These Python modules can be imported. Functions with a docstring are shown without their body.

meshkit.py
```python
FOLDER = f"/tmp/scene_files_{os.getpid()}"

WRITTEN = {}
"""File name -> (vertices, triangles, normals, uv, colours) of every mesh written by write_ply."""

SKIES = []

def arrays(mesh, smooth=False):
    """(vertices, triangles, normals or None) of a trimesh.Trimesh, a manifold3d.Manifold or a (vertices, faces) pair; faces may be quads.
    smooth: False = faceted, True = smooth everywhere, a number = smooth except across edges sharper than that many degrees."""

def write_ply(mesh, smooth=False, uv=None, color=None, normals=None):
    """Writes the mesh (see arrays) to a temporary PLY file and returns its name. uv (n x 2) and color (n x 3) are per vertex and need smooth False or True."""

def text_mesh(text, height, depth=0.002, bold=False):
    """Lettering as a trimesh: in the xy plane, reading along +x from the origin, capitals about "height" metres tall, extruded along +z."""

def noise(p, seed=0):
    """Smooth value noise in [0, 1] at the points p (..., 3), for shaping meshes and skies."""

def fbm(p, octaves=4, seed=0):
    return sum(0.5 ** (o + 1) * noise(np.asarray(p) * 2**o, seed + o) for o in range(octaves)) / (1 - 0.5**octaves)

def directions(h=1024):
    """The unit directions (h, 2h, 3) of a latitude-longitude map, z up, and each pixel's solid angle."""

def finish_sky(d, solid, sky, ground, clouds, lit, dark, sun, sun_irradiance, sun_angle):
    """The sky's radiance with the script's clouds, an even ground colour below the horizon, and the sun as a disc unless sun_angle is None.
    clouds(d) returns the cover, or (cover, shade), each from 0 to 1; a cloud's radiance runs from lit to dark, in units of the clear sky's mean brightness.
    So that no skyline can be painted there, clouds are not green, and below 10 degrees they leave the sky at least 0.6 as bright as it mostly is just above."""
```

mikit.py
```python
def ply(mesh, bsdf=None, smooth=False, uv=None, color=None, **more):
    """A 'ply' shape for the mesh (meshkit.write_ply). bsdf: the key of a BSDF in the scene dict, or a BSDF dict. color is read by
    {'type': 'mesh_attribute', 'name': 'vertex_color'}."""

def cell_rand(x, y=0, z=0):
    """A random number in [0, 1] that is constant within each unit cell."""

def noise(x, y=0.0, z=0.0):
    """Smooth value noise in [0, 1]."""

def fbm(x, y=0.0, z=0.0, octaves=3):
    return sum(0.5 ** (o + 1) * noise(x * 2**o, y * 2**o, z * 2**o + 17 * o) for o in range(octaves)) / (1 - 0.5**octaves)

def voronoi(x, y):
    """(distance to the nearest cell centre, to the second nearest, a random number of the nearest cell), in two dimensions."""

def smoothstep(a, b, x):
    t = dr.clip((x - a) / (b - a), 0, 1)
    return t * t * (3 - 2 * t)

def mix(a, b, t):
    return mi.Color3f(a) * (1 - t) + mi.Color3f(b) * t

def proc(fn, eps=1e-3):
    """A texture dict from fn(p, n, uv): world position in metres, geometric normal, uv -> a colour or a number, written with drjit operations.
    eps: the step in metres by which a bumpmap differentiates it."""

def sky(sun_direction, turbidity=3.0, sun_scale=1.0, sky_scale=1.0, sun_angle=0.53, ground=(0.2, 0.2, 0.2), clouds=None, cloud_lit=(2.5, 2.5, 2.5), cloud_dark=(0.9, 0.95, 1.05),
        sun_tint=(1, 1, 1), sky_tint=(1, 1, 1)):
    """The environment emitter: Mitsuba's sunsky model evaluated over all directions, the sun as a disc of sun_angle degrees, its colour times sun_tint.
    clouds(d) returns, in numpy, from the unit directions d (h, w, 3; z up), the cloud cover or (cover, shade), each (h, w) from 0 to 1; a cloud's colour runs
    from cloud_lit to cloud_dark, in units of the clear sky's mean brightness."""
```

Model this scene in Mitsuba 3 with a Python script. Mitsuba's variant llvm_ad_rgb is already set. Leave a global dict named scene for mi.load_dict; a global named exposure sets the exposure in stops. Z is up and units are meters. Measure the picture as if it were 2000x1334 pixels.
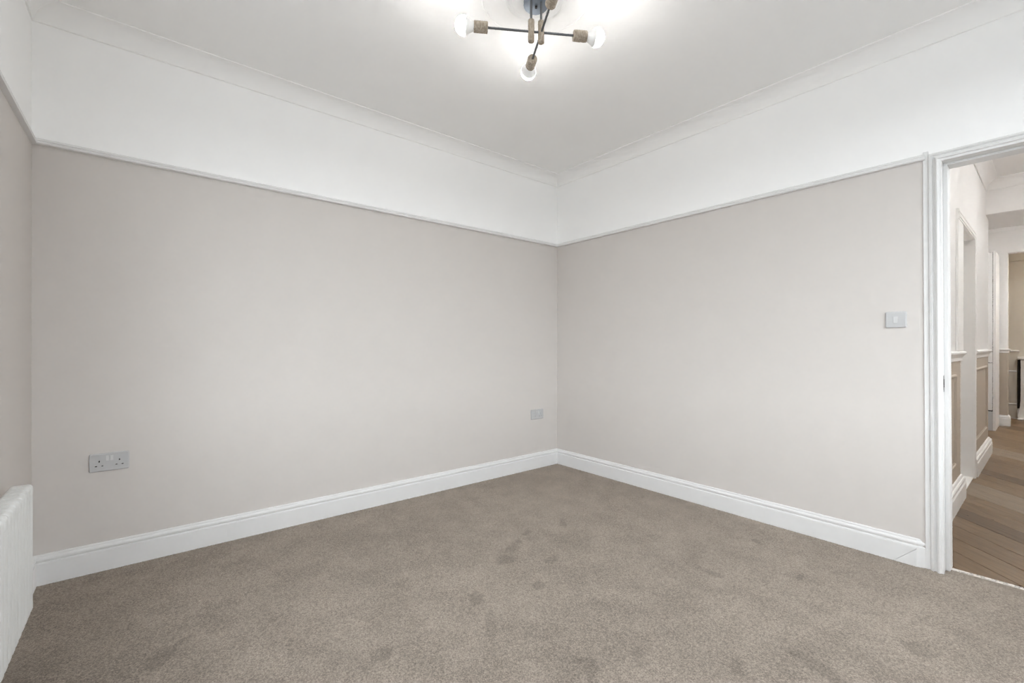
import math, random
import numpy as np, trimesh, manifold3d
import mapbox_earcut as earcut
import drjit as dr
import mitsuba as mi
import mikit
from mikit import proc, noise, fbm, smoothstep, mix, cell_rand
import meshkit
from shapely.geometry import Polygon, box as sbox
from shapely import affinity

random.seed(4)
rng = np.random.default_rng(4)
T = mi.ScalarTransform4f
scene, labels = {'type': 'scene'}, {}

# ------------------------------------------------------------------ camera, sky, exposure
CAM = np.array([-2.98657, -2.96409, 1.10])
TH = math.radians(39.5) - 0.0009787
PITCH, ROLL, FPX, SHIFT = -0.00063323, 0.00072945, 873.1324, -8.22197
fw = np.array([math.sin(TH) * math.cos(PITCH), math.cos(TH) * math.cos(PITCH), math.sin(PITCH)])
rt = np.array([math.cos(TH), -math.sin(TH), 0.0])
up = np.cross(rt, fw)
up = -math.sin(ROLL) * rt + math.cos(ROLL) * up
scene['camera'] = {'type': 'perspective', 'fov': 2 * math.degrees(math.atan(1000 / FPX)), 'fov_axis': 'x',
                   'near_clip': 0.02, 'far_clip': 200.0, 'principal_point_offset_y': SHIFT / 1334.0,
                   'to_world': T().look_at(origin=CAM.tolist(), target=(CAM + fw).tolist(), up=up.tolist())}


def overcast(d):
    return np.ones(d.shape[:2]), meshkit.fbm(d * 3.0, 3, 2)


SKY = 13.6
scene['sky'] = mikit.sky((0.3, 0.7, 0.62), turbidity=4.0, sun_scale=0.0, sky_scale=SKY, ground=(0.28, 0.28, 0.28),
                         clouds=overcast, cloud_lit=(1.425, 1.5, 1.56), cloud_dark=(0.945, 1.01, 1.055))
scene['sky']['sampling_weight'] = 16.0
exposure = 2.17
BULB = 11.8            # radiance of the lamp bulbs
HALL = 11.6            # radiance of the hall lamps
FAR = 18.0

# ------------------------------------------------------------------ sizes of the room
L, M, HC = 3.3835, 3.60, 2.66          # back wall length, right wall length, ceiling height
RAIL, CORN = 2.0167, 2.5777
HX0, HX1, HY0, HY1, HCEIL = 0.12, 6.15, -2.525, -3.70, 2.72   # hall


# ------------------------------------------------------------------ helpers
def num(key):
    if key not in scene and not any(k.startswith(key + '__') for k in scene):
        return key
    i = 1
    while f'{key}_{i:03d}' in scene or any(k.startswith(f'{key}_{i:03d}__') for k in scene):
        i += 1
    return f'{key}_{i:03d}'


def put(key, mesh, mat, smooth=False, parent=None, label=None, **more):
    k = num((parent + '__' if parent else '') + key)
    scene[k] = mikit.ply(mesh, mat, smooth=smooth, **more)
    if label:
        labels[k] = {'label': label}
    return k


def tag(k, label, cat, group=None, kind=None):
    labels[k] = {'label': label, 'category': cat}
    if group:
        labels[k]['group'] = group
    if kind:
        labels[k]['kind'] = kind
    return k


def struct(key, mesh, mat, label, cat, smooth=False):
    k = put(key, mesh, mat, smooth)
    return tag(k, label, cat, kind='structure')


def cat(*ms):
    return trimesh.util.concatenate(list(ms))


def bx(x0, x1, y0, y1, z0, z1, bev=0.0):
    x0, x1 = sorted((x0, x1)); y0, y1 = sorted((y0, y1)); z0, z1 = sorted((z0, z1))
    if bev <= 0:
        m = trimesh.creation.box((x1 - x0, y1 - y0, z1 - z0))
        m.apply_translation(((x0 + x1) / 2, (y0 + y1) / 2, (z0 + z1) / 2))
        return m
    pts = []
    b = min(bev, (x1 - x0) / 2.01, (y1 - y0) / 2.01, (z1 - z0) / 2.01)
    for x, sx in ((x0, 1), (x1, -1)):
        for y, sy in ((y0, 1), (y1, -1)):
            for z, sz in ((z0, 1), (z1, -1)):
                pts += [(x + b * sx, y + b * sy, z), (x + b * sx, y, z + b * sz), (x, y + b * sy, z + b * sz)]
    return trimesh.convex.convex_hull(np.array(pts))


def hull_spheres(items, sub=2):
    pts = []
    for (c, r) in items:
        s = trimesh.creation.icosphere(subdivisions=sub, radius=1.0)
        pts.append(np.asarray(s.vertices) * np.asarray(r) + np.asarray(c))
    return trimesh.convex.convex_hull(np.vstack(pts))


def frame_of(a, b):
    a, b = np.asarray(a, float), np.asarray(b, float)
    d = (b - a) / np.linalg.norm(b - a)
    h = np.array([0, 0, 1.0]) if abs(d[2]) < 0.9 else np.array([1.0, 0, 0])
    u = np.cross(h, d); u /= np.linalg.norm(u)
    return a, d, u, np.cross(d, u)


def lathe(a, b, prof, n=40):
    """prof: (distance along a->b in metres, radius); closed at both ends when the radius is 0."""
    o, d, u, v = frame_of(a, b)
    ang = np.arange(n) * 2 * np.pi / n
    ring = np.cos(ang)[:, None] * u + np.sin(ang)[:, None] * v
    V = np.vstack([o + d * t + ring * max(r, 1e-5) for t, r in prof])
    F = []
    for i in range(len(prof) - 1):
        for j in range(n):
            k = (j + 1) % n
            F += [(i * n + j, i * n + k, (i + 1) * n + k), (i * n + j, (i + 1) * n + k, (i + 1) * n + j)]
    for base, flip in ((0, True), ((len(prof) - 1) * n, False)):
        c = len(V)
        V = np.vstack([V, o + d * prof[0 if flip else -1][0]])
        for j in range(n):
            k = (j + 1) % n
            F.append((c, base + k, base + j) if flip else (c, base + j, base + k))
    return trimesh.Trimesh(V, F, process=False)


def rod(a, b, r, n=24, bev=0.0):
    ln = float(np.linalg.norm(np.asarray(b, float) - np.asarray(a, float)))
    if bev:
        return lathe(a, b, [(0, r - bev), (bev, r), (ln - bev, r), (ln, r - bev)], n)
    return lathe(a, b, [(0, r), (ln, r)], n)


def tri(poly):
    p = np.asarray(poly, float)
    return earcut.triangulate_float64(p, np.array([len(p)], dtype=np.uint32)).reshape(-1, 3)


def sweep(path, prof, to3, ext=(None, None)):
    """Mitred segments of a moulding. path: points (a, b); prof: (offset to the left of the path, c), to3(a, b, c) -> xyz.
    ext: points before and after the path, for mitres at its two ends. Returns one closed mesh per segment."""
    P = [np.asarray(p, float) for p in path]
    full = ([np.asarray(ext[0], float)] if ext[0] is not None else []) + P + ([np.asarray(ext[1], float)] if ext[1] is not None else [])
    o0 = 1 if ext[0] is not None else 0
    prof = np.asarray(prof, float)

    def nrm(a, b):
        d = (b - a) / np.linalg.norm(b - a)
        return np.array([-d[1], d[0]])

    rows = []
    for i in range(len(P)):
        j = i + o0
        ns = []
        if j > 0: ns.append(nrm(full[j - 1], full[j]))
        if j < len(full) - 1: ns.append(nrm(full[j], full[j + 1]))
        if len(ns) == 2:
            m = ns[0] + ns[1]
            m = m / np.linalg.norm(m)
            m = m / max(0.2, m @ ns[0])
        else:
            m = ns[0]
        rows.append(np.array([to3(*(P[i] + m * o), c) for o, c in prof]))
    out, n, ear = [], len(prof), tri(prof)
    for i in range(len(P) - 1):
        V = np.vstack([rows[i], rows[i + 1]])
        F = []
        for k in range(n):
            q = (k + 1) % n
            F += [(k, q, n + q), (k, n + q, n + k)]
        F += [tuple(t[::-1]) for t in ear.tolist()] + [tuple(t + n) for t in ear]
        m = trimesh.Trimesh(V, F, process=False)
        trimesh.repair.fix_normals(m)
        if m.volume < 0: m.invert()
        out.append(m)
    return out


def arc(cx, cy, r, a0, a1, n=8):
    t = np.radians(np.linspace(a0, a1, n))
    return [(cx + r * math.cos(x), cy + r * math.sin(x)) for x in t]


def man(m):
    return manifold3d.Manifold(manifold3d.Mesh(vert_properties=np.asarray(m.vertices, np.float32), tri_verts=np.asarray(m.faces, np.uint32)))


def cut(m, *tools):
    t = m.copy(); t.merge_vertices()
    r = man(t)
    for x in tools:
        y = x.copy(); y.merge_vertices()
        r = r - man(y)
    k = r.to_mesh()
    return trimesh.Trimesh(np.array(k.vert_properties[:, :3], float), np.array(k.tri_verts), process=False)


def panel(poly, holes, t0, t1, to3):
    """A slab in the (a, b) plane with rectangular holes, c from t0 to t1."""
    p = Polygon(poly, holes)
    m = trimesh.creation.extrude_polygon(p, t1 - t0, engine='earcut')
    v = np.asarray(m.vertices) + [0, 0, t0]
    m = trimesh.Trimesh(np.array([to3(*q) for q in v]), m.faces, process=False)
    if m.volume < 0: m.invert()
    return m


XYZ = lambda a, b, c: (a, b, c)


# ------------------------------------------------------------------ materials
def two(b):
    return {'type': 'twosided', 'bsdf': b}


def paint(key, col, rough=0.6, spec=0.3):
    scene[key] = two({'type': 'principled', 'base_color': {'type': 'rgb', 'value': list(col)}, 'roughness': rough, 'specular': spec,
                     'diffuse_reflectance_sampling_rate': 4.0})


def matte(key, col):
    scene[key] = two({'type': 'diffuse', 'reflectance': {'type': 'rgb', 'value': list(col)}})


matte('paint_beige', (0.603, 0.571, 0.544))
matte('paint_white', (0.90, 0.90, 0.893))
matte('paint_ceiling', (0.87, 0.866, 0.855))
paint('paint_trim', (0.705, 0.703, 0.697), 0.55, 0.12)
matte('hall_white', (0.83, 0.81, 0.795))
paint('hall_beige', (0.46, 0.39, 0.32), 0.5, 0.3)
paint('hall_trim', (0.80, 0.785, 0.765), 0.4, 0.4)
matte('far_cream', (0.60, 0.55, 0.48))
paint('plastic_white', (0.475, 0.475, 0.477), 0.5, 0.15)
paint('plastic_rocker', (0.55, 0.55, 0.55), 0.45, 0.2)
paint('dark_hole', (0.012, 0.011, 0.010), 0.8, 0.1)
paint('black_iron', (0.015, 0.012, 0.010), 0.5, 0.3)
paint('radiator_enamel', (0.62, 0.625, 0.615), 0.4, 0.4)
paint('cabinet_white', (0.78, 0.765, 0.75), 0.35, 0.4)
paint('cabinet_plinth', (0.50, 0.50, 0.50), 0.45, 0.4)
paint('bulb_collar', (0.86, 0.855, 0.84), 0.35, 0.4)
paint('tape_white', (0.66, 0.62, 0.58), 0.5, 0.3)
paint('tape_ink', (0.035, 0.032, 0.04), 0.6, 0.2)
paint('upvc', (0.82, 0.82, 0.82), 0.3, 0.4)
scene['dark_metal'] = two({'type': 'principled', 'base_color': {'type': 'rgb', 'value': [0.13, 0.137, 0.145]}, 'roughness': 0.42, 'metallic': 0.7, 'specular': 0.5})
scene['canopy_metal'] = two({'type': 'principled', 'base_color': {'type': 'rgb', 'value': [0.21, 0.245, 0.29]}, 'roughness': 0.35, 'metallic': 0.85, 'specular': 0.5})
scene['strike_metal'] = two({'type': 'principled', 'base_color': {'type': 'rgb', 'value': [0.30, 0.30, 0.30]}, 'roughness': 0.3, 'metallic': 1.0})
scene['pane_glass'] = {'type': 'thindielectric', 'int_ior': 1.5}

PRINTS = [(-1.443, -1.089, .11, .035, .5), (-1.353, -1.314, .06, .03, .4), (-1.93, -1.554, .09, .03, 1.0), (-1.802, -1.966, .09, .035, .9),
          (-.861, -1.855, .09, .03, 1.5), (-1.208, -2.438, .13, .04, 1.2), (-1.599, -1.462, .08, .03, .3), (-1.538, -1.163, .07, .05, .7),
          (-1.627, -2.028, .07, .04, .6), (-.973, -1.019, .06, .03, .9), (-1.246, -.992, .05, .02, .3), (-.342, -1.91, .05, .02, .9),
          (-.814, -2.644, .09, .04, 1.4), (-1.412, -2.27, .05, .03, .9), (-2.933, -.956, .12, .04, .8), (-1.875, -1.369, .06, .03, .9),
          (-2.35, -1.45, .08, .03, .4), (-2.1, -1.9, .06, .03, 1.1), (-.6, -2.2, .05, .025, .2)]


def carpet_col(p, n, uv):
    x, y = p.x, p.y
    grain = noise(x * 480, y * 480) * 0.55 + noise(x * 230 + 9, y * 230) * 0.45
    mott = fbm(x * 1.6 + 3, y * 1.6, octaves=3)
    streak = fbm(x * 9 + y * 5, y * 9 - x * 5, octaves=3)
    k = 1.0 + 0.85 * (grain - 0.5) + 0.18 * (mott - 0.5) + 0.30 * (streak - 0.5)
    wob = 0.9 * (fbm(x * 22, y * 22, octaves=3) - 0.5)
    pr = mi.Float(0)
    for (cx, cy, a, b, th) in PRINTS:
        dx, dy = x - cx, y - cy
        c, s = math.cos(th), math.sin(th)
        u, v = (dx * c + dy * s) / (a * .85), (-dx * s + dy * c) / (b * .9)
        d = dr.sqrt(u * u + v * v) + wob * 2.2
        pr = dr.maximum(pr, 1 - smoothstep(0.45, 1.25, d))
    k = k * (1 - 0.19 * pr)
    return mix((0.217, 0.184, 0.153), (0.288, 0.249, 0.214), grain) * k


def carpet_bump(p, n, uv):
    return noise(p.x * 420, p.y * 420) * 0.7 + noise(p.x * 200, p.y * 200) * 0.5


scene['carpet_pile'] = two({'type': 'bumpmap', 'scale': 0.0022, 'arbitrary': {'type': 'proc', **{k: v for k, v in proc(carpet_bump, 8e-4).items() if k != 'type'}},
                            'bsdf': {'type': 'principled', 'base_color': proc(carpet_col), 'roughness': 0.95, 'specular': 0.05, 'sheen': 0.25}})


def plank_mat(key, col, seed):
    def f(p, n, uv):
        a = (p.x - p.y) * 0.7071 ; b = (p.x + p.y) * 0.7071     # across, along the board
        w = fbm(b * 3.0 + seed, a * 14.0, octaves=2)
        g = fbm(b * 5.0 + seed * 3, a * 90.0 + 6 * w, octaves=3)
        fine = noise(b * 22.0, a * 420.0)
        k = 0.78 + 0.34 * g + 0.12 * fine
        kd = dr.minimum(dr.sqrt(dr.square(p.x - 1.133) + dr.square(p.y + 2.604)), dr.sqrt(dr.square(p.x - 1.159) + dr.square(p.y + 2.713)))
        return mi.Color3f(*[c for c in col]) * k * (0.25 + 0.75 * smoothstep(0.004, 0.008, kd))
    scene[key] = two({'type': 'principled', 'base_color': proc(f), 'roughness': 0.42, 'specular': 0.35})


PL = [(0.145, 0.092, 0.050), (0.171, 0.113, 0.064), (0.110, 0.069, 0.038), (0.205, 0.155, 0.108), (0.155, 0.100, 0.055)]
for i, c in enumerate(PL):
    plank_mat(f'oak_board_{i}', c, 3.1 * i)


def lamp_wood(p, n, uv):
    g = smoothstep(0.25, 0.75, fbm(p.x * 210, p.y * 210, p.z * 60, octaves=3))
    return mix((0.26, 0.215, 0.165), (0.40, 0.345, 0.28), g)


scene['lamp_wood'] = two({'type': 'principled', 'base_color': proc(lamp_wood), 'roughness': 0.5, 'specular': 0.3})

# ------------------------------------------------------------------ walls, floor, ceiling of the room
def to_back(a, b, c): return (a, c, b)          # plane y = c, (x, z)
def to_side(a, b, c): return (c, a, b)          # plane x = c, (y, z)


RS = RAIL + 0.014                               # paint changes colour behind the picture rail
k = struct('wall_back', panel([(-L, -.05), (0, -.05), (0, RS), (-L, RS)], [], 0, .12, to_back), 'paint_beige', 'beige wall with two double sockets, left of the room corner', 'wall')
put('upper_wall', panel([(-L, RS), (0, RS), (0, HC + .05), (-L, HC + .05)], [], 0, .12, to_back), 'paint_white', parent=k, label='white wall area above the picture rail')
SH = lambda z: 0.0064 * (z - 0.72)              # the old door frame leans a little
DY0, DY1, DZ = -2.60, -3.43, 2.02
k = struct('wall_right', panel([(.12, -.05), (.12, RS), (-M, RS), (-M, -.05), (DY1, -.05), (DY1, RS - .001), (DY0, RS - .001), (DY0, -.05)], [], 0, .12, to_side), 'paint_beige',
           'beige wall with the light switch and the open doorway', 'wall')
put('upper_wall', panel([(.12, RS), (.12, HC + .25), (-M, HC + .25), (-M, RS)], [], 0, .12, to_side), 'paint_white', parent=k, label='white wall area above the picture rail')
WY0, WY1, WZ0, WZ1, WD = -2.65, -0.98, 0.70, 2.42, .24
k = struct('wall_left', panel([(.12, -.05), (.12, RS), (WY1, RS), (WY1, WZ0), (WY0, WZ0), (WY0, RS), (-M - .1, RS), (-M - .1, -.05)], [], -L - WD, -L, to_side), 'paint_beige',
           'beige wall at the left edge behind the white radiator', 'wall')
put('upper_wall', panel([(.12, RS), (.12, HC + .05), (-M - .1, HC + .05), (-M - .1, RS), (WY0, RS), (WY0, WZ1), (WY1, WZ1), (WY1, RS)], [], -L - WD, -L, to_side), 'paint_white', parent=k, label='white wall area above the picture rail')
VX0, VX1 = -2.45, -0.35
struct('wall_rear', panel([(-L, -.05), (0.12, -.05), (0.12, HC + .05), (-L, HC + .05)], [[(VX0, WZ0), (VX1, WZ0), (VX1, WZ1), (VX0, WZ1)]], -M - .24, -M, to_back), 'paint_beige', 'plain beige wall behind the viewer', 'wall')
struct('ceiling', bx(-L - .12, .0, -M - .25, .12, HC, HC + .2), 'paint_ceiling', 'plain white ceiling of the carpeted room', 'ceiling')
carpet = Polygon([(-L - .01, .01), (.01, .01), (.01, DY0), (.074, DY0), (.074, DY1), (.01, DY1), (.01, -M - .01), (-L - .01, -M - .01)])
cm = trimesh.creation.extrude_polygon(carpet, .02, engine='earcut'); cm.apply_translation((0, 0, -.02))
struct('floor', cm, 'carpet_pile', 'beige pile carpet with darker brushed footprints', 'carpet')
# window over the radiator, just outside the picture
xa, xb = -L - WD + .02, -L - WD + .085
ym = (WY0 + WY1) / 2
k = struct('window_1', cat(bx(xa, xb, WY0, WY1, WZ0, WZ0 + .06, .005), bx(xa, xb, WY0, WY1, WZ1 - .06, WZ1, .005), bx(xa, xb, WY0, WY0 + .06, WZ0 + .06, WZ1 - .06, .005),
    bx(xa, xb, WY1 - .06, WY1, WZ0 + .06, WZ1 - .06, .005), bx(xa, xb, ym - .04, ym + .04, WZ0 + .06, WZ1 - .06, .005)), 'upvc', 'white framed two-light window above the radiator', 'window')
for a, b in ((WY0 + .06, ym - .04), (ym + .04, WY1 - .06)):
    q = np.array([((xa + xb) / 2, a, WZ0 + .06), ((xa + xb) / 2, b, WZ0 + .06), ((xa + xb) / 2, b, WZ1 - .06), ((xa + xb) / 2, a, WZ1 - .06)])
    put('pane', trimesh.Trimesh(q, [(0, 1, 2), (0, 2, 3)], process=False), 'pane_glass', parent=k)
put('sill', bx(xb, -L + .04, WY0 + .001, WY1 - .001, WZ0 - .0, WZ0 + .025, .006), 'paint_trim', parent=k)

ya, yb = -M - .22, -M - .155
k = struct('window_2', cat(bx(VX0, VX1, ya, yb, WZ0, WZ0 + .06, .005), bx(VX0, VX1, ya, yb, WZ1 - .06, WZ1, .005), bx(VX0, VX0 + .06, ya, yb, WZ0 + .06, WZ1 - .06, .005), bx(VX1 - .06, VX1, ya, yb, WZ0 + .06, WZ1 - .06, .005)),
    'upvc', 'narrow white framed window in the wall behind the viewer', 'window')
q = np.array([(VX0 + .06, ya + .03, WZ0 + .06), (VX1 - .06, ya + .03, WZ0 + .06), (VX1 - .06, ya + .03, WZ1 - .06), (VX0 + .06, ya + .03, WZ1 - .06)])
put('pane', trimesh.Trimesh(q, [(0, 1, 2), (0, 2, 3)], process=False), 'pane_glass', parent=k)

# skirting, picture rail, cornice: each runs along left wall, back wall, right wall
SK = [(0, -.015), (.018, -.015), (.018, .095), (.0165, .0985), (.0105, .1005), (.0095, .1035), (.0115, .107)] + [(.0095 + .0065 * math.cos(t), .1145 + .0095 * math.sin(t)) for t in np.radians(np.linspace(-45, 80, 9))] + \
     [(.0082, .1275), (.0085, .1315), (.0062, .1355), (.003, .137), (0, .137)]
loop = [(-L, -M), (-L, 0), (0, 0), (0, -2.535), (-.0001 + .0001, -2.566)]
# the path runs with the room on its right, so offsets are negated
neg = lambda pr: [(-o, c) for o, c in pr][::-1]
segs = sweep([(-L, -M), (-L, 0), (0, 0), (0, -2.5225), (.0165, -2.560)], neg(SK), XYZ)
struct('baseboard_left', segs[0], 'paint_trim', 'white moulded skirting behind the radiator', 'skirting board', 25)
struct('baseboard_back', segs[1], 'paint_trim', 'white moulded skirting under the two double sockets', 'skirting board', 25)
br = segs[2]
# mitred end piece turning towards the wall, and the slanting saw joint before it
slit = trimesh.creation.box((.012, 1.0, .0022))
ang = math.atan2(.0935 - .004, 2.531 - 2.441)
slit.apply_transform(trimesh.transformations.rotation_matrix(-ang, (1, 0, 0)))
slit.apply_translation((-.018, -2.487, .0495))
slit = cut(slit, bx(-.05, .05, -2.0, -2.43, -1, 1), bx(-.05, .05, -2.5325, -3.2, -1, 1))
slit = cut(slit, bx(-.05, .05, -3, -2, .0965, 1))
br = cut(br, slit)
k = struct('baseboard_right', br, 'paint_trim', 'white moulded skirting below the light switch, saw joint at its end', 'skirting board', 25)
end = segs[3]
end = cut(end, bx(-.0005, .1, -3, -2, -1, 1))
put('end_return', end, 'paint_trim', 25, parent=k, label='short mitred end piece against the door frame')

PR = [(0, 0), (.012, 0), (.019, .002), (.021, .006), (.020, .011), (.0165, .0135), (.0165, .0155), (.0185, .0165), (.0185, .020), (.014, .0245), (.010, .027), (.010, .030), (0, .032)]
PRr = [(o, RAIL + c) for o, c in PR]
segs = sweep([(-L, WY1 + .02), (-L, 0), (0, 0), (0, -2.5535)], neg(PRr), XYZ)
for i, (m, l) in enumerate(zip(segs, ('white picture rail on the left wall above the radiator', 'white picture rail between beige and white paint on the socket wall', 'white picture rail on the switch wall, ending at the door frame'))):
    struct(f'trim_{i + 1}', m, 'paint_trim', l, 'picture rail', 30)
# coving: small lip, concave sweep, small lip
CP, CD = .094, HC - CORN
cove = [(0, CORN), (.006, CORN), (.0085, CORN + .002), (.0085, CORN + .006)]
for t in np.linspace(0.06, 1, 14):
    a = t * math.pi / 2
    cove.append((.0095 + (CP - .0125) * (1 - math.cos(a)), CORN + .006 + (CD - .013) * math.sin(a)))
cove += [(CP, HC - .0065), (CP, HC + .01), (0, HC + .01)]
segs = sweep([(-L, -M), (-L, 0), (0, 0), (0, -M)], neg(cove), XYZ)
for i, (m, l) in enumerate(zip(segs, ('white concave coving over the radiator wall', 'white concave coving over the wall with the sockets', 'white concave coving over the doorway wall'))):
    struct(f'trim_{i + 4}', m, 'paint_ceiling', l, 'coving', 25)

# ------------------------------------------------------------------ doorway: architrave, lining, stop, strike plate
def lean(m):
    m = m.copy(); v = np.asarray(m.vertices).copy(); v[:, 1] += SH(v[:, 2]); m.vertices = v
    return m


OUT0, OUT1, OTOP = -2.5745, -3.475, 2.040
AW = .0465
# profile across the architrave: offset from outer edge inwards, protrusion
AP = [(0, 0), (0, .012), (.0015, .0135), (.007, .0155), (.0095, .0165)] + [(.0095 + .0135 * t, .0165 - .0115 * math.sin(math.pi * t)) for t in np.linspace(.12, .88, 6)] + \
     [(.0235, .0180), (.027, .0215), (.031, .0230), (.0335, .0220), (.035, .0170), (.038, .0150), (AW - .002, .0150), (AW, .0135), (AW, 0)]
def to_arch(a, b, c): return (-c, a, b)
# path up the far jamb, over the head and down the near jamb; opening lies to the right going up from y=-2.57 => use left offset by sign
arch = sweep([(OUT0, 0.0), (OUT0, OTOP), (OUT1, OTOP), (OUT1, 0.0)], [(o, c) for o, c in AP], to_arch)
chk = arch[0].bounds
if chk[1][1] > OUT0 + .01:
    arch = sweep([(OUT0, 0.0), (OUT0, OTOP), (OUT1, OTOP), (OUT1, 0.0)], [(-o, c) for o, c in AP], to_arch)
D = 'door_1'
kA = put('architrave', lean(arch[0]), 'paint_trim', 25, parent=D)
put('architrave', lean(arch[1]), 'paint_trim', 25, parent=D)
put('architrave', lean(arch[2]), 'paint_trim', 25, parent=D)
I0, I1, IT = OUT0 - AW + .002, OUT1 + AW - .002, OTOP - AW + .002
put('packing_strip', lean(bx(-.006, .0, OUT0 + .0005, -2.553, 0, 2.058, .0015)), 'paint_trim', parent=D)
put('lining', cat(lean(bx(.0005, .125, I0, DY0 + .02, 0, IT)), lean(bx(.0005, .125, I1, DY1 - .02, 0, IT)), lean(bx(.0005, .125, I1, I0, IT, DZ + .02))), 'paint_trim', parent=D)
ST = .0165
put('stop', cat(lean(bx(.045, .125, I0 - ST, I0, 0, IT, .0012)), lean(bx(.045, .125, I1, I1 + ST, 0, IT, .0012)), lean(bx(.045, .125, I1 + ST, I0 - ST, IT - .012, IT, .0012))), 'paint_trim', parent=D)
ks = put('strike_plate', lean(bx(.010, .036, I0 - .0018, I0, .875, .955, .0005)), 'strike_metal', parent=D, label='small metal strike plate with a dark latch hole')
put('latch_hole', lean(bx(.015, .031, I0 - .0024, I0 - .0017, .895, .935)), 'dark_hole', parent=ks)
labels[D] = {'label': 'white moulded door frame of the open doorway at the right', 'category': 'door frame', 'kind': 'structure'}

# ------------------------------------------------------------------ sockets and light switch
def rplate(w, h, r, d, bev):
    """rounded plate lying in x/z, front at y = -d, back at 0"""
    base = sbox(-w / 2 + r, -h / 2 + r, w / 2 - r, h / 2 - r).buffer(r, 6)
    top = sbox(-w / 2 + r, -h / 2 + r, w / 2 - r, h / 2 - r).buffer(r - bev, 6)
    pts = [(x, 0, z) for x, z in base.exterior.coords] + [(x, -d + bev * .7, z) for x, z in base.exterior.coords] + [(x, -d, z) for x, z in top.exterior.coords]
    return trimesh.convex.convex_hull(np.array(pts))


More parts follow.
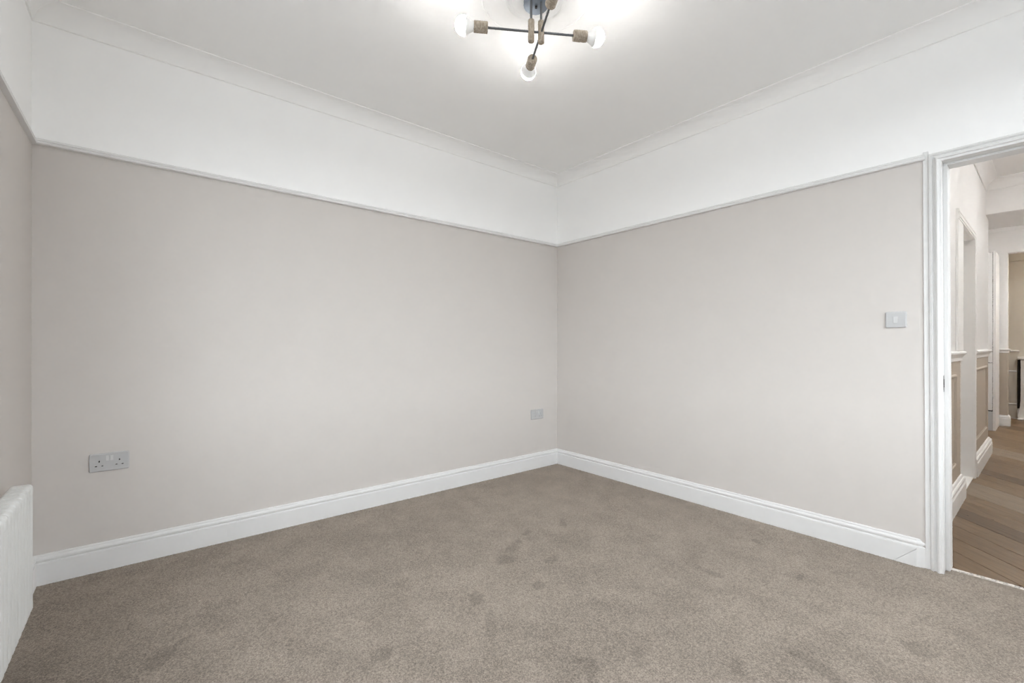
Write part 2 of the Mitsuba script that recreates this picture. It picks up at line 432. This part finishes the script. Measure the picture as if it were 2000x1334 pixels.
def socket(cx, cz, label):
    k = num('double_socket')
    def pl(m):
        m = m.copy(); m.apply_translation((cx, 0, cz)); return m
    W, H, Dp = .147, .087, .0095
    X = lambda mm: -W / 2 + mm / 1000 * W / .146
    Z = lambda mm: H / 2 - mm / 1000
    holes, backs = [], []
    for e, l, n in ((36, 24.5, 47), (110, 98.5, 121)):
        for c, zz, w, h in ((e, 37, 4.6, 8.5), (l, 60, 7.5, 4.4), (n, 60, 7.5, 4.4)):
            holes.append(bx(X(c) - w / 2e3, X(c) + w / 2e3, -.02, -.004, Z(zz) - h / 2e3, Z(zz) + h / 2e3))
            backs.append(bx(X(c) - w / 2e3, X(c) + w / 2e3, -.0052, -.0035, Z(zz) - h / 2e3, Z(zz) + h / 2e3))
    put('plate', pl(cut(rplate(W, H, .006, Dp, .0035), *holes)), 'plastic_white', parent=k)
    for b in backs:
        put('pin_hole', pl(b), 'dark_hole', parent=k)
    for c in (65.5, 82):
        v = np.array([(X(c) + sx * .0052, y, Z(z)) for sx in (-1, 1) for y, z in ((-Dp + .002, 11), (-Dp - .0008, 11.5), (-Dp - .0042, 36), (-Dp + .002, 37.5))])
        put('rocker', pl(trimesh.convex.convex_hull(v)), 'plastic_rocker', parent=k)
    tag(k, label, 'socket', 'double sockets on the wall')
    return k


socket(-3.1185, .5265, 'white double socket low on the beige wall beside the radiator')
socket(-.2585, .482, 'white double socket on the left wall close to the room corner')

k = 'light_switch'
W = .084
def sw(m):
    # the plate is built on y = 0 facing -y; turn it to x = 0 facing -x
    v = np.asarray(m.vertices); m = trimesh.Trimesh(np.column_stack([v[:, 1], -v[:, 0], v[:, 2]]), m.faces, process=False)
    if m.volume < 0: m.invert()
    m.apply_translation((0, -2.4435, 1.2335)); return m
SWP = cut(rplate(W, W * .98, .006, .0095, .004), bx(-.0095, .0095, -.02, -.0085, -.0175, .0175))
put('plate', sw(SWP), 'plastic_white', parent=k)
v = np.array([(sx * .0086, y, z) for sx in (-1, 1) for y, z in ((-.004, .0166), (-.0085, .0166), (-.0108, -.002), (-.0128, -.0166), (-.004, -.0166))])
put('rocker', sw(trimesh.convex.convex_hull(v)), 'plastic_rocker', parent=k)
tag(k, 'white single light switch on the beige wall beside the doorway', 'light switch')

# ------------------------------------------------------------------ column radiator on the left wall
R = 'radiator'
RX, RD, RZ0, RZ1, RP = -L + .028, .062, .148, .602, .0475
for i in range(22):
    y = -.645 - i * RP
    hw = RP / 2 - .0004
    xf, xr = RX + RD - .017, RX + .015
    def col(xx, ex):          # one flattened column, oval in plan, rounded at both ends
        pts = []
        for z, k_ in ((RZ0, .45), (RZ0 + .006, .80), (RZ0 + .018, 1.0), (RZ1 - .022, 1.0), (RZ1 - .010, .86), (RZ1 - .002, .55), (RZ1, .25)):
            for t in np.linspace(0, 2 * np.pi, 20, endpoint=False):
                cx_, sx_ = math.cos(t), math.sin(t)
                pts.append((xx + ex * k_ * np.sign(cx_) * abs(cx_) ** .8, y + hw * (.55 + .45 * k_) * sx_, z))
        return trimesh.convex.convex_hull(np.array(pts))
    m = man(col(xf, .0165)) + man(col(xr, .0145))
    for z0, z1 in ((RZ1 - .046, RZ1), (RZ0, RZ0 + .042)):
        r_, g = .0125, .0004
        m = m + man(hull_spheres([((xx, yy, zz), (r_, r_, r_)) for xx in (xf + .0160 - r_, xr - .0145 + r_) for yy in (y - hw + r_ + g, y + hw - r_ - g) for zz in (z0 + r_, z1 - r_)]))
    kk = m.to_mesh()
    put('section', trimesh.Trimesh(np.array(kk.vert_properties[:, :3], float), np.array(kk.tri_verts), process=False), 'radiator_enamel', 40, parent=R)
for y in (-.80, -1.5):
    put('bracket', bx(-L, RX + .02, y - .012, y + .012, .50, .54, .002), 'radiator_enamel', parent=R)
put('header_pipe', cat(rod((RX + .03, -.63, RZ1 - .04), (RX + .03, -.645 - 21.6 * RP, RZ1 - .04), .012), rod((RX + .03, -.63, RZ0 + .035), (RX + .03, -.645 - 21.6 * RP, RZ0 + .035), .012)), 'radiator_enamel', 30, parent=R)
tag(R, 'white column radiator on the wall at the left edge', 'radiator')

# ------------------------------------------------------------------ ceiling rose and lamp
RC = np.array([-1.632, -1.486])
prof = [(0, .252), (.004, .251), (.0055, .247), (.004, .243), (.0045, .238), (.007, .236), (.008, .231), (.0085, .21), (.010, .17), (.0115, .145), (.013, .135), (.019, .128), (.021, .120), (.019, .113), (.0165, .108), (.018, .06), (.018, .0)]
k = put('ceiling_rose', lathe((*RC, HC), (*RC, HC - .1), [(d, r) for d, r in prof], 96), 'paint_ceiling', 25)
tag(k, 'round white plaster ceiling rose above the lamp', 'ceiling rose')

LA = 'ceiling_lamp'
ZB = HC - .018
# camera ray helper to keep the lamp's own measures in one place: lateral/depth axes of the photograph
ax, dp = rt[:2], np.array([math.sin(TH), math.cos(TH)])
def LD(lat, dep, z): return np.array([CAM[0] + ax[0] * lat + dp[0] * dep, CAM[1] + ax[1] * lat + dp[1] * dep, z])
ZR = 2.482
put('canopy', lathe((*RC, ZB), (*RC, ZB - .1), [(0, .053), (.003, .056), (.020, .056), (.024, .053), (.025, .0)], 64), 'canopy_metal', 30, parent=LA)
BA = LD(.0835, 1.970, 0)[:2]; BB = LD(.1278, 1.978, 0)[:2]
for c, lab in ((BA, 0), (BB, 1)):
    put('stem', rod((*c, 2.53), (*c, ZB - .022), .0052, 20), 'dark_metal', 30, parent=LA)
    put('hub', rod((*c, 2.437), (*c, 2.533), .0137, 32, .0015), 'lamp_wood', 30, parent=LA)
put('fixing_screw', rod((*RC, ZB - .024), (*RC, ZB - .031), .0055, 16), 'black_iron', 30, parent=LA)



def emit(k, col, rad):
    scene[k]['emitter'] = {'type': 'area', 'radiance': {'type': 'rgb', 'value': [c * rad for c in col]}}


def arm(center, d, n0, n1):
    """one horizontal rod through a hub with a socket and a bulb on each end"""
    d = np.array([*d, 0.0]); d /= np.linalg.norm(d)
    c = np.array([*center, ZR])
    put('arm', rod(c - d * (n0 + .004), c + d * (n1 + .004), .0046, 20), 'dark_metal', 30, parent=LA)
    for s, ln in ((-1, n0), (1, n1)):
        a = c + d * s * ln
        kh = put('lamp_socket', lathe(a, a + d * s, [(0, .0068), (.0008, .0068), (.001, .0215), (.0022, .0228), (.060, .0228), (.0612, .0218), (.0612, .016)], 40), 'lamp_wood', 30, parent=LA)
        b = a + d * s * .0595
        put('collar', lathe(b, b + d * s, [(0, .0195), (.006, .0200), (.014, .0235), (.024, .0300), (.033, .0355), (.036, .0372), (.0362, .0)], 40), 'bulb_collar', 30, parent=kh, label='white plastic neck of the bulb')
        g = b + d * s * .0362
        kb = put('bulb', lathe(g, g + d * s, [(0, .0375), (.006, .0388), (.012, .0390)] + [(.012 + .036 * math.sin(t), .0390 * math.cos(t)) for t in np.linspace(.12, math.pi / 2, 10)], 40), 'bulb_collar', True, parent=kh, label='lit frosted globe of the bulb')
        emit(kb, (1.0, .985, .955), BULB)


dA = LD(.2745, 1.997, 0)[:2] - LD(-.107, 1.948, 0)[:2]
arm(BA, dA, .191, .190)
dB = LD(.0975, 2.155, 0)[:2] - LD(.1538, 1.814, 0)[:2]
arm(BB, dB, .166, .179)
tag(LA, 'four-armed ceiling lamp with dark rods, pale wooden holders and lit bulbs', 'ceiling lamp')

# ------------------------------------------------------------------ hall beyond the doorway
def to_hw(a, b, c): return (a, HY0 + c, b)      # hall left wall, c > 0 goes into the wall
DHX0, DHX1, DHT = 1.62, 2.32, 1.980
HE = 3.72                                        # the wall ends here
DADO = 1.02
k = struct('wall_hall_left', panel([(HX0, 0), (DHX0, 0), (DHX0, DADO), (HX0, DADO)], [], 0, .12, to_hw), 'hall_beige', 'beige panelled lower wall of the hall with a white upper part', 'wall')
put('dado', panel([(DHX1, 0), (HE, 0), (HE, DADO), (DHX1, DADO)], [], 0, .12, to_hw), 'hall_beige', parent=k)
put('upper_wall', panel([(HX0, DADO), (DHX0, DADO), (DHX0, DHT), (DHX1, DHT), (DHX1, DADO), (HE, DADO), (HE, HCEIL), (HX0, HCEIL)], [], 0, .12, to_hw), 'hall_white', parent=k, label='white plaster above the dado rail')
struct('wall_hall_right', panel([(HX0, -.05), (HX1, -.05), (HX1, HCEIL), (HX0, HCEIL)], [], 0, .1, lambda a, b, c: (a, HY1 - c, b)), 'hall_white', 'white hall wall opposite the panelled one', 'wall')
struct('ceiling_hall', bx(HX0, HX1 + .12, HY1 - .1, -1.6, HCEIL, HCEIL + .15), 'hall_white', 'white ceiling of the hall seen through the doorway', 'ceiling')
struct('wall_hall_recess', cat(bx(HE - .1, HX1, -1.85, -1.75, 0, HCEIL), bx(HE - .12, HE - .001, -1.85, HY0 + .12, 0, HCEIL)), 'hall_white', 'white recess wall behind the tall hall cupboard', 'wall')
# dado rail, frames, skirting of the hall
def to_hall(a, b, c): return (a, b, c)
DR = [(0, -.055), (.006, -.055), (.010, -.050), (.010, -.030), (.014, -.022), (.022, -.010), (.026, -.006), (.030, -.003), (.032, .004), (.030, .011), (.020, .016), (0, .018)]
DRz = [(o, 1.045 + c) for o, c in DR]
HS = [(0, 0), (.030, 0), (.030, .112), (.026, .117), (.024, .121), (.026, .126), (.026, .140), (.021, .147), (.014, .150), (.013, .156), (.008, .163), (0, .165)]
def hall_run(prof, path, name, label, catg, mat='hall_trim'):
    for m in sweep(path, neg(prof), XYZ):
        struct(name, m, mat, label, catg, 25)
n_ = [7]
def nt():
    n_[0] += 1
    return f'trim_{n_[0] - 1}'
ARW = .115
A0, A1 = DHX0 - .002, DHX1 + ARW * .62
for (a, b) in ((HX0, A0), (A1, HE)):
    lab = 'between the doorway and the hall door' if b < 2 else 'beyond the hall door'
    struct(nt(), sweep([(a, HY0), (b, HY0)], neg(DRz), XYZ)[0], 'hall_trim', 'white dado rail ' + lab, 'dado rail', 25)
    struct(nt(), sweep([(a, HY0), (b, HY0), (b, HY0 + .1)] if b > 3 else [(a, HY0), (b, HY0)], neg(HS), XYZ)[0], 'hall_trim', 'white moulded hall skirting ' + lab, 'skirting board', 25)
# wainscot frames: mitred bead rectangles
FB = [(0, 0), (.0, .004), (.004, .010), (.010, .013), (.016, .012), (.020, .006), (.028, .004), (.028, 0)]
for (a, b) in ((.30, 1.32), (2.44, 3.50)):
    rect = [(a, .275), (b, .275), (b, .905), (a, .905), (a, .275)]
    ms = sweep(rect, FB, lambda p, q, c: (p, HY0 - c, q), ext=((a, .905), (b, .275)))
    t = nt()
    struct(t, ms[0], 'hall_beige', 'raised beige panel frame on the hall wall ' + ('before' if b < 2 else 'beyond') + ' the hall door', 'panel moulding', 25)
    for m in ms[1:]:
        put('rail', m, 'hall_beige', 25, parent=t)
# hall door with architrave, closed leaf and white sill
HD = 'door_2'
HAP = [(0, 0), (0, .014), (.004, .016), (.03, .017)] + [(.03 + .03 * t, .017 - .006 * math.sin(math.pi * t)) for t in np.linspace(.15, .85, 5)] + [(.062, .019), (.08, .022), (.098, .020), (.100, .017), (ARW, .016), (ARW, 0)]
AT = DHT + ARW * .62
ms = sweep([(DHX0 - .27, AT), (A1, AT), (A1, 0)], [(-o * .62, c * 1.1) for o, c in HAP], lambda p, q, c: (p, HY0 - c, q))
for m in ms:
    put('architrave', m, 'hall_trim', 25, parent=HD)
put('architrave', bx(DHX0 - .27, DHX0 - .002, HY0 - .014, HY0 + .001, 1.064, DHT + .002, .003), 'hall_trim', parent=HD)
put('lining', cat(bx(DHX0 - .02, DHX0 + .002, HY0, HY0 + .19, 0, DHT), bx(DHX1 - .002, DHX1 + .02, HY0, HY0 + .19, 0, DHT), bx(DHX0 - .02, DHX1 + .02, HY0, HY0 + .19, DHT - .002, DHT + .02)), 'hall_trim', parent=HD)
put('leaf', bx(DHX0 + .003, DHX1 - .003, HY0 + .140, HY0 + .180, .012, DHT - .002, .002), 'hall_trim', parent=HD, label='closed white door leaf')
for (z0, z1) in ((.22, .85), (1.05, 1.82)):
    put('leaf_panel', bx(DHX0 + .11, DHX1 - .11, HY0 + .134, HY0 + .141, z0, z1, .004), 'hall_trim', parent=HD)
put('sill', bx(DHX0, DHX1, HY0 - .008, HY0 + .188, 0, .010, .001), 'hall_trim', parent=HD, label='white painted door sill')
labels[HD] = {'label': 'closed white door with moulded frame in the hall wall', 'category': 'door', 'kind': 'structure'}
# coving and beam
HB = 2.625
hc = [(0, HB), (.008, HB), (.010, HB + .004)] + [(.011 + .075 * (1 - math.cos(a)), HB + .005 + (HCEIL - HB - .012) * math.sin(a)) for a in np.linspace(.1, math.pi / 2, 10)] + [(.090, HCEIL - .006), (.090, HCEIL + .01), (0, HCEIL + .01)]
BX0, BX1, BZ = 3.43, 3.80, 2.392
ms = sweep([(HX0, HY0), (BX0, HY0), (BX0, HY1)], neg(hc), XYZ)
struct(nt(), ms[0], 'hall_white', 'white coving along the panelled hall wall', 'coving', 25)
struct(nt(), ms[1], 'hall_white', 'white coving along the face of the hall beam', 'coving', 25)
struct('beam', bx(BX0, BX1, HY1, -2.0, BZ, HCEIL, .004), 'hall_white', 'white plastered beam crossing the hall ceiling', 'beam')
# hall floor boards, laid at 45 degrees, each one a part of the floor
matte('plank_gap', (0.035, 0.026, 0.018))
F0 = struct('floor_hall', bx(.098, HX1, HY1, -1.75, -.05, -.014), 'plank_gap', 'oak plank floor of the hall laid on the diagonal', 'wood floor')
area = sbox(.100, HY1, 7.2, -1.80)
pw = .1535
rowi = 0
cs = 2.981 - .7071 ** -1 * pw * 40
row = 0
for i in range(-40, 50):
    c0 = 2.985 + i * pw / .7071
    # board row between x - y = c0 and c0 + step, along direction (1, 1)
    off = (i * .737) % 1.6
    for j in range(-4, 10):
        b0, b1 = off + j * 1.6 - 6.0, off + (j + 1) * 1.6 - 6.0
        q = Polygon([(b0 + .0006, .0012), (b1 - .0006, .0012), (b1 - .0006, pw - .0012), (b0 + .0006, pw - .0012)])
        # (along, across) -> xy : along (1,1)/sqrt2, across (1,-1)/sqrt2, origin at x - y = c0
        q = affinity.affine_transform(q, [.70711, .70711, .70711, -.70711, c0 / 2, -c0 / 2])
        q = q.intersection(area)
        if q.is_empty or q.geom_type != 'Polygon' or q.area < 2e-3:
            continue
        q2 = q.buffer(-.0014, join_style=2)
        if q2.is_empty or q2.geom_type != 'Polygon': continue
        dz = rng.uniform(0, .0006)
        A_ = [(x, y, -.014) for x, y in q.exterior.coords[:-1]] + [(x, y, -.0016 + dz) for x, y in q.exterior.coords[:-1]] + [(x, y, -.0006 + dz) for x, y in q2.exterior.coords[:-1]]
        m = trimesh.convex.convex_hull(np.array(A_))
        cx = q.centroid
        t = rng.choice([0, 0, 1, 4, 4, 2])
        # boards whose tone the photograph shows clearly
        t = {-1: 0, 0: 4, 1: 0, 2: 4, 3: 2, 4: 4, 5: 1, 6: 3, 7: 3, 8: 1, 9: 4, 10: 2, 11: 0, 12: 4, 13: 0, 14: 1, 15: 3, 16: 3, 17: 1}.get(i, t)
        put('plank', m, f'oak_board_{t}', parent=F0)
# carpet tape at the doorway with its printed words
TP = 'carpet_tape'
tape = bx(.073, .103, DY1 + .01, I0 - .001, -.008, .0006, .0004)
put('strip', tape, 'tape_white', parent=TP)
tm = meshkit.text_mesh('Gripperrods', .0062, .0004, True)
wtx = tm.bounds[1][0] - tm.bounds[0][0]
for row_, y0 in ((0, -2.664), (0, -2.737), (0, -2.810), (0, -2.883), (0, -2.956), (0, -3.03), (1, -2.700), (1, -2.773), (1, -2.846), (1, -2.92)):
    v = np.asarray(tm.vertices).copy()
    m = trimesh.Trimesh(np.column_stack([v[:, 1] * 1.0 + (.0785 if row_ == 0 else .0925), y0 - v[:, 0] * .052 / wtx, v[:, 2] + .0005]), tm.faces, process=False)
    if m.volume < 0: m.invert()
    put('lettering', m, 'tape_ink', parent=TP, label='black printed word')
tag(TP, 'white printed carpet tape between carpet and hall boards', 'carpet tape')

# end of the hall: wall with opening, tall cupboard, room beyond
EY = -2.550
k = struct('wall_hall_end', panel([(-1.75, 0), (-1.75, 1.02), (EY, 1.02), (EY, 0)], [], HX1, HX1 + .14, to_side), 'hall_beige', 'end wall of the hall, white above a beige dado, with an opening', 'wall')
put('upper_wall', panel([(-1.75, 1.02), (EY, 1.02), (EY, 2.372), (-3.45, 2.372), (-3.45, 0), (HY1, 0), (HY1, HCEIL), (-1.75, HCEIL)], [], HX1, HX1 + .14, to_side), 'hall_white', parent=k, label='white plaster above the dado rail')
EDR = [(o * .8, 1.045 + c * .8) for o, c in DR]
ms = sweep([(HX1, -2.3), (HX1, EY), (HX1 + .14, EY)], neg(EDR), XYZ)
struct(nt(), cat(*ms), 'hall_trim', 'white dado rail on the hall end wall', 'dado rail', 25)
ms = sweep([(HX1, -2.30), (HX1, EY), (HX1 + .14, EY)], neg([(o * .8, c * .88) for o, c in HS]), XYZ)
struct(nt(), cat(*ms), 'hall_trim', 'white skirting block at the opening in the hall end wall', 'skirting board', 25)
struct(nt(), sweep([(HX1, -1.75), (HX1, HY1)], neg([(0, HCEIL - .045), (.01, HCEIL - .045), (.016, HCEIL - .03), (.02, HCEIL - .01), (.03, HCEIL + .01), (0, HCEIL + .01)]), XYZ)[0], 'hall_white', 'thin white ceiling moulding on the hall end wall', 'coving', 25)

C = 'tall_cupboard'
CX0, CX1, CY0, CY1, CT = 5.50, 6.08, -2.475, -1.87, 2.325
put('body', bx(CX0 + .022, CX1, CY0 + .03, CY1, .0, CT - .01), 'cabinet_white', parent=C)
put('end_panel', bx(CX0, CX1, CY0, CY0 + .025, 0, CT, .002), 'cabinet_white', parent=C)
kd = put('door', bx(CX0, CX0 + .02, CY0 + .0285, CY1, .880, CT - .015, .002), 'cabinet_white', parent=C, label='tall upper cupboard door')
kd = put('door', bx(CX0, CX0 + .02, CY0 + .0285, CY1, .262, .8755, .002), 'cabinet_white', parent=C, label='lower cupboard door')
put('plinth', bx(CX0 + .005, CX0 + .03, CY0 + .025, CY1, 0, .245), 'cabinet_plinth', parent=C, label='grey plinth board')
put('shadow_gap', bx(CX0 + .012, CX0 + .024, CY0 + .0255, CY1, .25, CT - .012), 'dark_hole', parent=C, label='dark gap around the doors')
tag(C, 'tall white two-door cupboard in the recess of the hall', 'cupboard')

# far room
FX1, FY0, FY1, FC = 9.8, -2.60, -4.6, 2.60
k = struct('wall_far_end', bx(7.20, 7.35, FY1, -1.9, 0, FC), 'far_cream', 'cream end wall of the room beyond the hall', 'wall')
struct('wall_far_side', cat(bx(HX1 + .14, 7.35, FY1 - .1, FY1, 0, FC), bx(HX1 + .14, 7.25, -1.9, -1.8, 0, FC), bx(HX1 + .135, HX1 + .14, FY1, HY1, 0, FC)), 'far_cream', 'cream side walls of the far room', 'wall')
struct('ceiling_far', bx(HX1 + .14, 7.35, FY1 - .1, -1.8, FC, FC + .1), 'far_cream', 'cream ceiling of the room beyond the hall', 'ceiling')
struct('floor_far', bx(HX1, 7.35, FY1, HY1, -.05, -.001), 'oak_board_0', 'oak floor of the far room', 'wood floor')
fcv = [(0, 2.38), (.01, 2.38), (.014, 2.392)] + [(.016 + .17 * (1 - math.cos(a)), 2.40 + .19 * math.sin(a)) for a in np.linspace(.1, math.pi / 2, 9)] + [(.19, FC), (0, FC)]
ms = sweep([(7.20, -1.9), (7.20, FY1)], neg(fcv), XYZ)
struct(nt(), cat(*ms), 'far_cream', 'deep cream coving on the end wall of the far room', 'coving', 25)
for z, dd in ((1.01, .026), (.70, .012), (.205, .014)):
    ms = sweep([(7.20, -2.2), (7.20, FY0), (7.215, FY0)], neg([(0, z), (dd * .6, z + .002), (dd, z + .012), (dd * .7, z + .022), (0, z + .026)]), XYZ)
    struct(nt(), cat(*ms), 'hall_trim', {1.01: 'white dado rail on the end wall of the far room', .70: 'upper panel moulding on the end wall of the far room', .205: 'lower panel moulding on the end wall of the far room'}[z], 'moulding', 25)
FP = 'fireplace'
put('insert', bx(7.165, 7.20, -3.26, FY0 - .001, .16, .893, .003), 'black_iron', parent=FP, label='black cast iron insert')
put('shelf', bx(7.04, 7.20, -3.32, FY0 - .004, .895, .935, .006), 'hall_trim', parent=FP)
for y0, y1 in ((-2.636, -2.78), (-3.26, -3.116)):
    f = -1 if y0 > -2.9 else 1
    jp = [(y1, 0), (y1, .893), (y0, .893), (y0, .36), (y0 - f * .001, .28), (y0 - f * .006, .20), (y0 - f * .014, .12), (y0 - f * .026, .06), (y0 - f * .030, 0)] if f < 0 else [(y0, 0), (y1, 0), (y1, .893), (y0, .893)]
    put('jamb', panel(jp, [], 7.07, 7.20, to_side), 'hall_trim', parent=FP)
put('hearth', bx(7.02, 7.20, -3.30, FY0 - .004, .0, .02, .004), 'hall_trim', parent=FP)
put('kerb', bx(7.10, 7.20, -3.116, FY0 - .002, .02, .16, .02), 'hall_trim', parent=FP)
tag(FP, 'white fireplace with a black opening in the far room', 'fireplace')

# lamps of the hall and the far room
def flush_lamp(x, y, z, rad, label, col=(.97, 1.0, 1.0)):
    k = num('hall_ceiling_light')
    put('base', lathe((x, y, z), (x, y, z - 1), [(0, .15), (.02, .15), (.022, .14), (.022, 0)], 40), 'upvc', 30, parent=k)
    kk = put('diffuser', lathe((x, y, z - .022), (x, y, z - 1), [(0, .138)] + [(.05 * math.sin(t), .138 * math.cos(t)) for t in np.linspace(.1, math.pi / 2, 9)], 40), 'bulb_collar', True, parent=k)
    emit(kk, col, rad)
    tag(k, label, 'ceiling light')


flush_lamp(0.95, -3.40, HCEIL, HALL * .8, 'round flush light on the hall ceiling nearest the doorway')
flush_lamp(2.45, -3.46, HCEIL, HALL * .95, 'round flush light on the hall ceiling just before the beam')
flush_lamp(4.95, -3.20, HCEIL, HALL * 2.2, 'round flush light on the hall ceiling beyond the beam')
flush_lamp(6.75, -3.6, FC, FAR, 'round flush light on the far room ceiling', (1.0, .95, .87))
